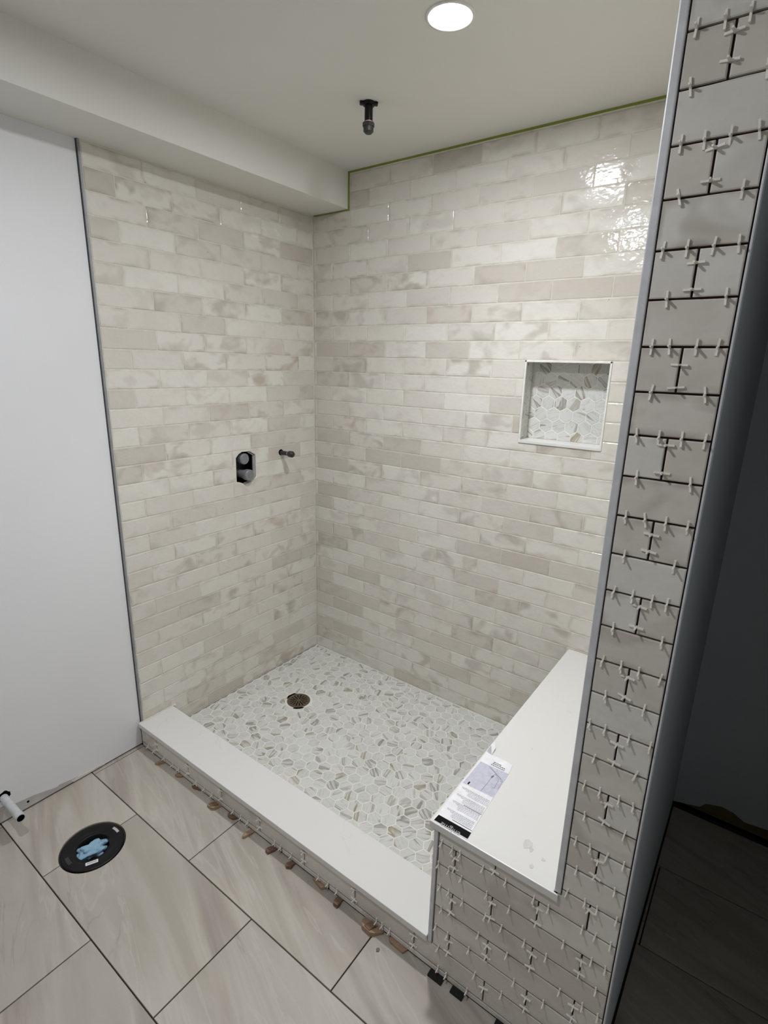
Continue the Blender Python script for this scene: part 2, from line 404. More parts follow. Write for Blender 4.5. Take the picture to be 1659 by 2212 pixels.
obj('wall_board', sheet_with_hole([(-15.16, -31.6), (0.1, -31.6), (0.1, 3.1), (-15.16, 3.1)], [(-7.5, -16.5), (-5.4, -16.5), (-5.4, -13.9), (-7.5, -13.9)][::-1], (-0.37, 0, 0), (0, 1, 0), (0, 0, 1), 0.3), M['core'], wl)
GAP = 0.042
def wallA_tiles():
    for r in range(-2, 31):
        z1 = -r; z0 = max(-(r+1), SF); z1 = min(z1, 1.05)
        if z1-z0 < 0.05: continue
        js = [-13.58, -10.55, -7.53, -4.50, -1.47] if r % 2 == 0 else [-12.07, -9.04, -6.01, -2.98]
        ed = [-15.04]+js+[0.0]
        for a, b in zip(ed[:-1], ed[1:]):
            if z0 < -29.6 and a < -13.2:         # behind the curb slab
                if b <= -13.2: continue
                a = -13.2
            poly = [(a, z0), (b, z0), (b, z1), (a, z1)]
            if r == 14 and a < -7 < b: poly = [(-7.53, -15), (-7.26, -15)]+[HOLE[0], HOLE[1], HOLE[2], HOLE[3], HOLE[4]]+[(-5.655, -15), (-4.5, -15), (-4.5, -14), (-7.53, -14)]
            if r == 15:
                if abs(b+6.01) < 0.01: poly = [(a, -16), (-7.27, -16), (-7.26, -15), (a, -15)]
                if abs(a+6.01) < 0.01: poly = [(-5.83, -16), (b, -16), (b, -15), (-5.655, -15), (-5.66, -15.87)]
            if r == 16 and a < -7 < b: poly = [(-7.53, -17), (-4.5, -17), (-4.5, -16), (-5.83, -16)]+HOLE[6:]+[(-7.27, -16), (-7.53, -16)]
            if r == 14 and a < -3 < b or False: pass
            put_tile('wall_tile', poly, fa, wl, M['tile'], 0.02 if len(poly) > 5 else GAP, 0.05, 0.012 if len(poly) > 5 else 0.028, 0.012, 0.004)
wallA_tiles()
# metal edge strip between drywall and tile
tr = bmesh.new(); box(tr, -0.13, 0.015, -15.16, -15.06, -31.0, 1.06); obj('edge_trim', tr, M['darkmetal'], wl)
tr = bmesh.new(); box(tr, -0.12, -0.10, -15.195, -15.165, -31.0, 1.06); obj('edge_gap', tr, M['floorgap'], wl)
# unpainted patches and smear at the foot of the drywall
obj('bare_patch', prism(bmesh.new(), [(-18.45, -30.96), (-18.5, -30.86), (-19.9, -30.66), (-20.0, -30.72), (-21.1, -30.44), (-21.9, -30.34), (-22.7, -30.05), (-24.2, -30.0), (-24.3, -30.96)], (-0.12, 0, 0), (0, 1, 0), (0, 0, 1), 0.012), M['putty'], wl)
obj('caulk_smear', prism(bmesh.new(), [(-17.5, -30.97), (-17.6, -30.88), (-18.0, -30.84), (-18.3, -30.86), (-18.9, -30.80), (-19.3, -30.84), (-19.2, -30.97)][::-1], (-0.12, 0, 0), (0, 1, 0), (0, 0, 1), 0.03), M['caulk'], wl)
obj('nail_hole', cyl(bmesh.new(), (-0.12, -21.4, -30.62), (1, 0, 0), 0.06, 0.02, 10), M['void'], wl)

# ---- back wall (niche wall)
wb = structure(obj('wall_back', B(-0.5, 26.4, 1.5, 1.8, -31.6, CEIL), M['core']))
NX0, NX1, NZ0, NZ1 = 15.86, 20.42, -12.50, -8.0
fb = ((0, 0, 0), (1, 0, 0), (0, 0, 1))
obj('grout_bed', sheet_with_hole([(0, -31.6), (26.0, -31.6), (26.0, CEIL), (0, CEIL)], [(NX0, NZ0), (NX1, NZ0), (NX1, NZ1), (NX0, NZ1)][::-1], (0, 0.018, 0), (1, 0, 0), (0, 0, 1), 0.35), M['grout'], wb)
holes = [(-0.1, 3.13, 1.05, 4), (NX0, NX1, NZ0, NZ1), (20.12, 25, -32, -24.10)]
for r in range(-4, 31):
    z1 = min(-r, CEIL); z0 = max(-(r+1), SF)
    if z1-z0 < 0.05: continue
    ed = [0.02]+([1.79+3.03*n for n in range(8)] if r % 2 == 0 else [0.277+3.03*n for n in range(9)])
    ed = [e for e in ed if e < 24.5]+[24.6]
    for a, b in zip(ed[:-1], ed[1:]):
        polys = [(a, b, z0, z1)]
        hit = [h for h in holes if not (h[0] >= b-0.02 or h[1] <= a+0.02 or h[2] >= z1-0.02 or h[3] <= z0+0.02)]
        for pol in (subtract(polys[0], hit[0]) if hit else [[(a, z0), (b, z0), (b, z1), (a, z1)]]):
            put_tile('wall_tile', pol, fb, wb, M['tile'], GAP, 0.05, 0.028, 0.012, 0.004)
corner = bmesh.new(); prism(corner, [(0, 0), (0.05, 0), (0, 0.05)], (0, 0, SF), (1, 0, 0), (0, -1, 0), -(1.05-SF)); bmesh.ops.recalc_face_normals(corner, faces=corner.faces)
obj('corner_grout', corner, M['grout'], wb)
# green tape left along the ceiling line
tp = bmesh.new(); box(tp, 3.15, 24.6, -0.03, 0.0, 3.06, 3.17); box(tp, 3.13, 3.25, -0.035, 0.0, 0.97, 3.17); obj('masking_tape', tp, M['tape'], wb)
tp = bmesh.new(); box(tp, 0.15, 3.2, -0.03, 0.0, 0.98, 1.05); obj('masking_tape', tp, M['tape'], wb)  # tape colour painted in for the green-tinted shade beneath the soffit
# niche
ni = bmesh.new(); nd = 1.2
box(ni, NX0-0.1, NX0, 0.02, nd+0.05, NZ0-0.1, NZ1+0.1); box(ni, NX1, NX1+0.1, 0.02, nd+0.05, NZ0-0.1, NZ1+0.1)
box(ni, NX0-0.1, NX1+0.1, 0.02, nd+0.05, NZ1, NZ1+0.1); box(ni, NX0-0.1, NX1+0.1, 0.02, nd+0.05, NZ0-0.1, NZ0); box(ni, NX0-0.1, NX1+0.1, nd+0.012, nd+0.15, NZ0-0.1, NZ1+0.1)
niche = obj('niche', ni, M['hexgrout'], wb)
tr = bmesh.new(); w = 0.10
for (a, b, c, d) in ((NX0, NX0+w, NZ0, NZ1), (NX1-w, NX1, NZ0, NZ1), (NX0, NX1, NZ1-w, NZ1)): box(tr, a, b, -0.03, 0.10, c, d, bevel=0.015)
obj('niche_trim', tr, M['whitetrim'], niche)
obj('niche_sill', B(NX0+0.03, NX1-0.03, -0.05, nd-0.02, NZ0, NZ0+0.16, bevel=0.02), M['quartz'], niche)
HP = 0.728
def hexpoly(cx, cy, pointy_y=True, p=HP):
    R = p/math.sqrt(3); o = math.pi/6 if pointy_y else 0.0
    return [(cx+R*math.cos(o+i*math.pi/3), cy+R*math.sin(o+i*math.pi/3)) for i in range(6)]
def clip_rect(pl, x0, x1, y0, y1):
    for ax, v, kl in ((0, x0, False), (0, x1, True), (1, y0, False), (1, y1, True)):
        if pl: pl = clip_poly(pl, ax, v, kl)
    return pl if len(pl) >= 3 else None
fn = ((0, nd, 0), (1, 0, 0), (0, 0, 1))
for r in range(-4, 6):
    cz = -10.27+0.627*r
    for n in range(-5, 5):
        cx = 18.38+0.72*n+(0.36 if r % 2 else 0)
        pl = clip_rect(hexpoly(cx, cz), NX0, NX1, NZ0+0.16, NZ1)
        if pl: put_tile('hex_tile', pl, fn, niche, M['hex'], 0.05, 0.03, 0.012)
def cheek(fr, ylim, zlim, zo):
    for r in range(-1, 9):
        for n in range(-1, 10):
            c0 = 0.35+0.627*r; c1 = n*0.72+(0.36 if r % 2 else 0)+zo
            pl = clip_rect(hexpoly(c0, c1, False), ylim[0], ylim[1], zlim[0], zlim[1])
            if pl: put_tile('hex_tile', pl, fr, niche, M['hex'], 0.05, 0.03, 0.012)
# left cheek faces +x, seen obliquely
cheek(((NX0+0.012, 0, 0), (0, 1, 0), (0, 0, 1)), (0.10, nd), (NZ0+0.16, NZ1), -13.0)
# top of the niche faces down
cheek(((0, 0, NZ1-0.012), (0, 1, 0), (1, 0, 0)), (0.10, nd), (NX0, NX1), 15.3)

# ---- shower floor (mosaic)
sfl = structure(obj('shower_floor', B(-0.1, 20.5, -13.6, 0.1, -31.6, SF-0.012), M['hexgrout']))
ffs = ((0, 0, SF), (1, 0, 0), (0, 1, 0)); DX, DY = 4.36, -6.40
cells = []
for i in range(-19, 16):
    for j in range(-10, 12):
        cx = 11.32+0.637*i; cy = -7.02+0.7355*(j+(0.5 if i % 2 else 0))
        pl = clip_rect(hexpoly(cx, cy, False, 0.7355), 0.04, 20.3, -13.25, -0.04)
        if not pl or abs(poly_area(pl)) < 0.03: continue
        dc = math.hypot(cx-DX, cy-DY)
        if dc < 0.62: continue
        if any(math.hypot(a-DX, b-DY) < 0.90 for a, b in pl):
            q = []
            for t in range(len(pl)):
                a, b = pl[t], pl[(t+1) % len(pl)]
                for f in (0, 0.34, 0.67): q.append((a[0]+(b[0]-a[0])*f, a[1]+(b[1]-a[1])*f))
            q2 = []
            for a, b in q:
                d = math.hypot(a-DX, b-DY)
                if d < 0.90: a, b = DX+(a-DX)/d*0.90, DY+(b-DY)/d*0.90
                q2.append((a, b))
            pl = [v for k, v in enumerate(q2) if math.dist(v, q2[k-1]) > 0.03]
            if len(pl) < 3 or abs(poly_area(pl)) < 0.06: continue
        d = math.dist((cx, cy, SF), (27.68, -29.02, -8.42)); cells.append((d, pl))
cells.sort(key=lambda c: c[0])
for d, pl in cells[:300]: put_tile('hex_tile', pl, ffs, sfl, M['hex'], 0.06, 0.03, 0.012)
bm = bmesh.new(); lay = bm.verts.layers.float.new('seed')
for d, pl in cells[300:]:
    if poly_area(pl) < 0: pl = pl[::-1]
    pl = offset_poly(pl, 0.03); inn = offset_poly(pl, 0.012); sd = random.random()
    a = [bm.verts.new(W(x, y, SF-0.02)) for x, y in pl]; b = [bm.verts.new(W(x, y, SF)) for x, y in inn]
    for v in a+b: v[lay] = sd
    bm.faces.new(b)
    for k in range(len(a)): bm.faces.new((a[k], a[(k+1) % len(a)], b[(k+1) % len(a)], b[k]))
hf = obj('hex_tile_field', bm, M['hex'], sfl); hf['kind'] = 'stuff'

# ---- partition wall (right of the shower)
wp = structure(obj('wall_partition', B(24.72, 26.60, -15.14, 0.4, -31.6, CEIL), M['membrane']))
obj('shower_side_board', B(24.62, 24.73, -15.10, 0.0, -24.05, CEIL), M['grout'], wp)
obj('drywall_side', B(26.55, 26.62, -15.24, 0.0, -30.75, CEIL), M['greywall'], wp)
obj('edge_trim', B(24.60, 24.79, -15.29, -15.12, -24.05, CEIL, bevel=0.03), M['metal'], wp)
obj('corner_bead', B(26.55, 26.60, -15.285, -15.235, -31.0, CEIL, bevel=0.015), M['metal'], wp)
LN = [-1.9-i*0.9985 for i in range(22)]+[-23.86, -24.86, -25.84, -26.83, -27.81, -28.78, -29.74, -30.75, -31.03]
ff = ((0, D, 0), (1, 0, 0), (0, 0, 1))
# ---- bench
bench = obj('shower_bench', B(20.38, 24.70, -15.14, -0.02, ZF, -24.36), M['membrane'])
tag(bench, 'tiled shower bench with white quartz seat, left of the tall tiled partition', 'bench')
slab = bmesh.new(); box(slab, 20.10, 24.60, -15.36, -0.0, -24.36, -24.07, bevel=0.035); box(slab, 24.55, 24.74, -15.36, -15.295, -24.36, -24.07, bevel=0.02)
seat = obj('seat_slab', slab, M['quartz'], bench); seat['label'] = 'white quartz seat slab'
obj('edge_trim', B(20.28, 20.44, -15.30, -15.10, -29.71, -24.36, bevel=0.02), M['metal'], bench)
obj('inner_side_board', B(20.28, 20.39, -15.1, 0, -31.0, -24.36), M['grout'], bench)
for k in range(7):    # tiles on the shower side of the bench
    for n in range(6):
        a = -15.1+3.03*n-(1.5 if k % 2 else 0); b = min(a+3.03, -0.05); a = max(a, -15.08)
        z1 = -24.36-k if k else -24.36; z0 = max(-25-k, SF); z1 = -24.36 if k == 0 else -24-k
        if b-a > 0.2 and z1-z0 > 0.1: put_tile('wall_tile', [(-b, z0), (-a, z0), (-a, z1), (-b, z1)], ((20.28, 0, 0), (0, -1, 0), (0, 0, 1)), bench, M['tile'], GAP, 0.05, 0.028, 0.012, 0.004)
# ---- curb
curb = obj('shower_curb', B(0.0, 20.26, -15.14, -13.32, ZF, -29.72), M['membrane'])
tag(curb, 'low tiled shower curb with a white quartz slab on top, along the mosaic shower floor', 'curb')
cs = obj('curb_slab', B(0.0, 20.27, -15.37, -13.13, -29.72, -29.43, bevel=0.03), M['quartz'], curb); cs['label'] = 'white quartz slab topping the curb'
obj('inner_side_board', B(0.0, 20.27, -13.33, -13.25, SF-0.1, -29.72), M['grout'], curb)
cz = bmesh.new(); rr = random.Random(3)
pts = [(0.0, -15.3)]+[(0.10+0.10*rr.random(), -15.25+k*0.27) for k in range(9)]+[(0.25, -13.0), (0.0, -12.9)]
prism(cz, pts, (0, 0, -29.43), (1, 0, 0), (0, 1, 0), 0.012); obj('caulk_smear', cz, M['caulk'], curb)
# front-face tiles: partition end, bench front, curb front
FG = 0.05
for i in range(-6, 30):
    z1 = LN[i] if i >= 0 else -1.9-i*0.9985
    z0 = LN[i+1] if i >= -1 else -1.9-(i+1)*0.9985
    z1 = min(z1, CEIL)
    if z1-z0 < 0.03: continue
    base = 25.66 if i % 2 == 0 else 24.17
    if i < 22: ed = [24.80]+([25.66] if i % 2 == 0 else [])+[26.54]
    elif i < 28: ed = [20.46]+[x for x in (20.46, 21.16, 22.64, 24.17, 25.66) if (x in (22.64, 25.66) if i % 2 == 0 else x in (21.16, 24.17))]+[26.54]
    elif i == 28: ed = [0.03, 1.65, 4.73, 7.63, 10.62, 13.65, 16.64, 19.65, 22.66, 25.66, 26.54]
    else: ed = [0.03, 3.1, 6.1, 9.1, 12.15, 15.15, 18.15, 21.16, 24.17, 26.54]
    for a, b in zip(ed[:-1], ed[1:]):
        mid = (a+b)/2; par = wp if a > 24.6 or i < 22 else (bench if mid > 20.4 else curb)
        poly = [(a, z0), (b, z0), (b, z1), (a, z1)]
        if i == 22:
            if b < 22.7: poly = [(a, z0), (b, z0), (b, -24.37), (a, -24.37)]
            elif b < 25.7: poly = [(a, z0), (b, z0), (b, z1), (24.80, z1), (24.80, -24.08), (24.66, -24.08), (24.66, -24.37), (a, -24.37)]
        put_tile('wall_tile', poly, ff, par, M['tile'], FG, 0.10, 0.025, 0.008, 0.003)
# ---- hall beyond the partition, and the walls nobody sees
wh = structure(obj('wall_hall', prism(bmesh.new(), [(26.6, -30.95), (27.83, -30.62), (28.07, -30.28), (28.76, -30.06), (29.29, -30.15), (29.8, -30.41), (30.76, -30.3), (32, -30.5), (XR, -30.7), (XR, CEIL), (26.6, CEIL)], (0, -0.10, 0), (1, 0, 0), (0, 0, 1), 0.0, -0.3), M['greywall']))
obj('torn_board_edge', B(26.6, XR, -0.02, 0.2, -30.9, -29.8), M['brownboard'], wh)
obj('sole_plate', B(26.6, XR, 0.05, 0.2, ZF-0.1, -30.88), M['void'], wh)
structure(obj('wall_front', B(-0.6, XR, YR-0.3, YR, ZF-0.1, CEIL), M['board']))
structure(obj('wall_right', B(33.5, 34.3, YR, -17.5, ZF-0.1, CEIL), M['drywall']))  # unseen wall added to bounce light onto the partition's hall side
structure(obj('wall_hall_end', B(XR, XR+0.4, YR, 0.3, ZF-0.1, CEIL), M['board']))

# ================================================================== THINGS
# ---- recessed ceiling lights
for (lx, ly), st, lab in zip(LIGHTS, (LIGHT_SHOWER, LIGHT_ROOM), ('round recessed ceiling light glowing above the shower', 'round recessed ceiling light in the bathroom outside the shower')):
    t = empty('ceiling_light', W(lx, ly, CEIL)); tag(t, lab, 'light')
    bm = bmesh.new(); seg = 48; prof = [(0.86, 0.0), (0.86, -0.03), (0.80, -0.05), (0.70, -0.035), (0.68, 0.0)]; rings = []
    for k in range(seg):
        a = 2*math.pi*k/seg; rings.append([bm.verts.new(W(lx+r*math.cos(a), ly+r*math.sin(a), CEIL+z)) for r, z in prof])
    for k in range(seg):
        for q in range(len(prof)-1): bm.faces.new((rings[k][q], rings[k][q+1], rings[(k+1) % seg][q+1], rings[(k+1) % seg][q]))
    bmesh.ops.recalc_face_normals(bm, faces=bm.faces); obj('trim_ring', bm, M['whitetrim'], t, True)
    em = mat_emit('lit_diffuser', st, (0.93, 0.94, 1.0))
    bm = bmesh.new(); vs = [bm.verts.new(W(lx+0.69*math.cos(-2*math.pi*k/seg), ly+0.69*math.sin(-2*math.pi*k/seg), CEIL-0.012)) for k in range(seg)]; bm.faces.new(vs)
    obj('diffuser', bm, em, t)

ad = bpy.data.lights.new('shower_downlight', 'AREA'); ad.shape = 'DISK'; ad.size = 1.3*S; ad.energy = DOWN_SHOWER; ad.spread = math.radians(110); ad.color = (0.93, 0.94, 1.0)
ao = bpy.data.objects.new('shower_downlight', ad); COL.objects.link(ao); ao.location = W(LIGHTS[0][0], LIGHTS[0][1], CEIL-0.03)
# ---- ceiling stub for the rain head
px, py = 9.89, -6.57
t = empty('ceiling_shower_pipe', W(px, py, CEIL)); tag(t, 'black pipe stub with a black end cap hanging from the ceiling above the shower', 'pipe')
bm = bmesh.new(); cyl(bm, (px, py, CEIL), (0, 0, -1), 0.19, 0.78); obj('pipe', bm, M['black'], t, False)
bm = bmesh.new(); box(bm, px-0.42, px+0.42, py-0.13, py+0.13, CEIL-0.13, CEIL, bevel=0.05); bmesh.ops.rotate(bm, verts=bm.verts, cent=W(px, py, CEIL), matrix=Matrix.Rotation(0.72, 3, 'Z')); cyl(bm, (px, py, CEIL), (0, 0, -1), 0.26, 0.16); obj('fixing_ear', bm, M['black'], t)
bm = bmesh.new(); cyl(bm, (px, py, CEIL-0.74), (0, 0, -1), 0.185, 0.14); obj('collar', bm, M['copper'], t)
bm = bmesh.new(); cyl(bm, (px, py, CEIL-0.84), (0, 0, -1), 0.275, 0.16, 8); cyl(bm, (px, py, CEIL-0.99), (0, 0, -1), 0.235, 0.20, 20); cyl(bm, (px, py, CEIL-1.18), (0, 0, -1), 0.235, 0.09, 20, 0.15); obj('end_cap', bm, M['darkcap'], t)

# ---- wall stub beside the valve
t = empty('wall_pipe_stub', W(0, -3.38, -14.5)); tag(t, 'short dark capped pipe sticking out of the tiled left wall beside the valve', 'pipe')
bm = bmesh.new(); cyl(bm, (-0.25, -3.38, -14.52), (1, 0, 0), 0.15, 1.0); obj('pipe', bm, M['darkcap'], t)
bm = bmesh.new(); cyl(bm, (0.70, -3.38, -14.52), (1, 0, 0), 0.155, 0.06); obj('collar', bm, M['pvc'], t)
bm = bmesh.new(); cyl(bm, (0.76, -3.38, -14.52), (1, 0, 0), 0.19, 0.12, 8, 0.22); cyl(bm, (0.87, -3.38, -14.52), (1, 0, 0), 0.22, 0.26, 8); cyl(bm, (1.12, -3.38, -14.52), (1, 0, 0), 0.22, 0.12, 16, 0.13); obj('end_cap', bm, M['darkcap'], t)
bm = bmesh.new(); cyl(bm, (-0.02, -3.38, -14.5), (1, 0, 0), 0.21, 0.03, 20); obj('wall_hole', bm, M['void'], t)

# ---- valve in its cut-out
t = empty('shower_valve', W(-0.3, -6.46, -15.2)); tag(t, 'shower valve with two grey caps in a black octagonal cut-out of the wall', 'valve')
bm = bmesh.new(); box(bm, -1.6, -1.5, -7.5, -5.4, -16.5, -13.9); box(bm, -1.55, -0.66, -7.55, -7.45, -16.5, -13.9); box(bm, -1.55, -0.66, -5.45, -5.35, -16.5, -13.9); box(bm, -1.55, -0.66, -7.5, -5.4, -16.6, -16.45); box(bm, -1.55, -0.66, -7.5, -5.4, -13.95, -13.8)
obj('cavity', bm, M['void'], t)
rim = bmesh.new(); hp = hpoly(0.965); h2 = hpoly(0.925)
for k in (3, 4, 5, ):
    a, b, c, d = hp[k], hp[k+1], h2[k+1], h2[k]
    if k < 5: prism(rim, [a, b, c, d], (-0.25, 0, 0), (0, 1, 0), (0, 0, 1), 0.10)
bmesh.ops.recalc_face_normals(rim, faces=rim.faces); obj('mounting_rim', rim, M['metal'], t)
bm = bmesh.new(); cyl(bm, (-1.4, -6.52, -14.62), (1, 0, 0), 0.24, 1.1, 20); cyl(bm, (-0.38, -6.50, -14.60), (1, 0, 0), 0.36, 0.30, 32); cyl(bm, (-0.08, -6.50, -14.60), (1, 0, 0), 0.36, 0.05, 32, 0.31); box(bm, -0.04, -0.02, -6.78, -6.2, -14.66, -14.60); obj('upper_cap', bm, M['greycap'], t)
bm = bmesh.new(); cyl(bm, (-1.4, -6.52, -15.62), (1, 0, 0), 0.27, 1.25, 20); cyl(bm, (-0.2, -6.52, -15.62), (1, 0, 0), 0.30, 0.34, 24); cyl(bm, (0.06, -6.50, -15.62), (1, 0, 0), 0.37, 0.30, 32); cyl(bm, (0.36, -6.50, -15.62), (1, 0, 0), 0.37, 0.05, 32, 0.32); cyl(bm, (0.40, -6.50, -15.62), (1, 0, 0), 0.14, 0.04, 16); obj('lower_cap', bm, M['greycap'], t)
bm = bmesh.new(); box(bm, -1.2, -0.9, -7.1, -5.8, -16.0, -14.3, bevel=0.05); obj('valve_body', bm, M['black'], t)

# ---- floor drain
t = empty('floor_drain', W(DX, DY, SF)); tag(t, 'round bronze drain strainer with radial slots set in the mosaic shower floor', 'drain')
bm = bmesh.new(); cyl(bm, (DX, DY, SF-0.03), (0, 0, 1), 0.80, 0.045, 48, 0.78); obj('strainer', bm, M['bronze'], t)
bm = bmesh.new()
for k in range(16):
    a = 2*math.pi*k/16+0.1; r0, r1 = (0.13, 0.62) if k % 2 else (0.30, 0.60)
    u = Vector((math.cos(a), math.sin(a))); v = Vector((-u.y, u.x)); w = 0.026
    pl = [tuple(Vector((DX, DY))+u*r0-v*w), tuple(Vector((DX, DY))+u*r1-v*w*1.3), tuple(Vector((DX, DY))+u*r1+v*w*1.3), tuple(Vector((DX, DY))+u*r0+v*w)]
    prism(bm, pl, (0, 0, SF+0.0145), (1, 0, 0), (0, 1, 0), 0.003)
obj('slot', bm, M['void'], t)

# ---- closet flange with a rag
t = empty('toilet_flange', W(FX, FY, ZF)); tag(t, 'black round toilet flange set into the tile floor near the left wall', 'flange')
bm = bmesh.new(); seg = 64; prof = [(FR, -0.12), (FR, -0.015), (FR-0.05, 0.0), (FR-0.42, 0.0), (FR-0.47, -0.03), (FR-0.55, -0.05), (FR-0.60, -0.02), (FR-0.64, -0.06), (FR-0.72, -0.45), (FR-0.74, -1.3)]; rings = []
for k in range(seg):
    a = 2*math.pi*k/seg; rings.append([bm.verts.new(W(FX+r*math.cos(a), FY+r*math.sin(a), ZF+z)) for r, z in prof])
for k in range(seg):
    for q in range(len(prof)-1): bm.faces.new((rings[k][q], rings[k][q+1], rings[(k+1) % seg][q+1], rings[(k+1) % seg][q]))
bmesh.ops.recalc_face_normals(bm, faces=bm.faces); obj('flange_ring', bm, M['black'], t, True)
obj('pipe_bottom', cyl(bmesh.new(), (FX, FY, ZF-1.3), (0, 0, 1), 0.66, 0.05, 32), M['void'], t)
A1 = 1.62
def arc_piece(a0, a1, r0, r1, z, h):
    n = 10; pl = [(FX+r1*math.cos(a0+(a1-a0)*i/n), FY+r1*math.sin(a0+(a1-a0)*i/n)) for i in range(n+1)]+[(FX+r0*math.cos(a1-(a1-a0)*i/n), FY+r0*math.sin(a1-(a1-a0)*i/n)) for i in range(n+1)]
    return prism(bmesh.new(), pl, (0, 0, z), (1, 0, 0), (0, 1, 0), h)
obj('closet_slot', arc_piece(A1-0.19, A1+0.19, 1.10, 1.22, ZF, 0.006), M['putty'], t)
obj('closet_slot', arc_piece(A1+math.pi-0.35, A1+math.pi+0.10, 1.02, 1.18, ZF, 0.006), M['darkcap'], t)
bm = bmesh.new(); box(bm, -0.26, 0.26, -0.085, 0.085, ZF, ZF+0.012)
for v in bm.verts:
    v.co = Matrix.Rotation(1.12, 4, 'Z') @ v.co; v.co += Vector(((5.55)*S, (-20.97)*S, 0))
lb = obj('sticker', bm, M['paper'], t); lb['label'] = 'small white printed sticker'
bm = bmesh.new(); box(bm, -0.20, 0.20, -0.03, 0.045, ZF+0.012, ZF+0.014)
for v in bm.verts:
    v.co = Matrix.Rotation(1.12, 4, 'Z') @ v.co; v.co += Vector(((5.55)*S, (-20.97)*S, 0))
obj('print', bm, M['greyink'], lb)
# the rag: a crumpled cloth
from mathutils import noise as mn
bm = bmesh.new(); bmesh.ops.create_icosphere(bm, subdivisions=4, radius=1.0)
for v in bm.verts:
    c = v.co.copy(); n = abs(mn.noise(c*1.5+Vector((3, 1, 7))))*1.3+0.22*abs(mn.noise(c*3.1)); f = 0.68+n*0.8
    a = math.atan2(c.y, c.x); lob = 1+0.16*math.sin(3*a+0.6)+0.12*math.sin(5*a)
    q = Vector((c.x*0.46*f*lob, c.y*0.68*f*lob, c.z*0.30*f))
    q = Matrix.Rotation(-0.12, 3, 'Z') @ q
    v.co = W(FX-0.02, FY-0.02, ZF-0.22)+q*S
rag = obj('rag', bm, M['rag'], None, True); tag(rag, 'crumpled light blue rag stuffed in the black toilet flange', 'rag')

# ---- white supply pipe low on the left wall
t = empty('wall_supply_pipe', W(-0.12, -22.31, -29.6)); tag(t, 'scuffed white pipe stub poking out of the drywall low on the left', 'pipe')
bm = bmesh.new(); ax = (1, 0, 0); P0 = (-0.4, -22.36, -29.66)
cyl(bm, P0, ax, 0.185, 2.30, 24); obj('pipe', bm, M['pvc'], t, False)
bm = bmesh.new(); cyl(bm, (1.55, -22.36, -29.66), ax, 0.205, 0.37, 24); obj('coupling', bm, M['pvc'], t)
bm = bmesh.new(); cyl(bm, (1.915, -22.36, -29.66), ax, 0.165, 0.012, 24); obj('open_end', bm, M['void'], t)
bm = bmesh.new(); prism(bm, [(0.27*math.cos(a*math.pi/9)*(1+0.1*math.sin(a*2.3)), 0.27*math.sin(a*math.pi/9)*(1+0.1*math.cos(a*1.7))) for a in range(18)], (-0.12, -22.33, -29.60), (0, 1, 0), (0, 0, 1), 0.006); obj('wall_hole', bm, M['void'], t)

# ---- brown shims and pads under the curb tiles
shims = [  # x, outward reach, half width inner, half width outer, skew, material, height, label
 (2.24, .44, .20, .16, -.05, 'wood', .17, 'first brown shim from the left wall, under the curb tiles'),
 (3.98, .24, .17, .15, -.08, 'wood', .13, 'second brown shim from the left wall, short, under the curb'),
 (5.62, .15, .30, .22, -.15, 'wood2', .12, 'third shim from the left wall, dark, mostly hidden under the curb'),
 (7.35, .52, .26, .26, -.10, 'wood', .18, 'split brown shim sticking out beneath the curb, fourth from the left wall'),
 (8.62, .20, .27, .22, -.02, 'wood2', .13, 'fifth shim from the left wall, small and dark, beside a floor joint'),
 (10.08, .62, .12, .10, -.05, 'wood', .16, 'long narrow brown shim, sixth from the left wall, under the curb'),
 (11.66, .46, .15, .14, -.06, 'wood2', .17, 'seventh shim from the left wall, stubby dark brown, under the curb'),
 (13.00, .42, .12, .13, -.04, 'wood2', .18, 'eighth shim from the left wall, small greenish black, under the curb'),
 (14.68, .20, .38, .28, .02, 'wood', .14, 'ninth shim from the left wall, wide flat brown, under the curb'),
 (15.88, .46, .12, .13, .05, 'wood2', .20, 'tenth shim from the left wall, ridged dark brown, under the curb'),
 (17.72, .52, .48, .30, -.02, 'wood', .22, 'largest brown shim, angular, at the joint near the bench end of the curb'),
 (18.95, .22, .42, .38, .10, 'wood', .12, 'flat brown shim just right of the largest one')]
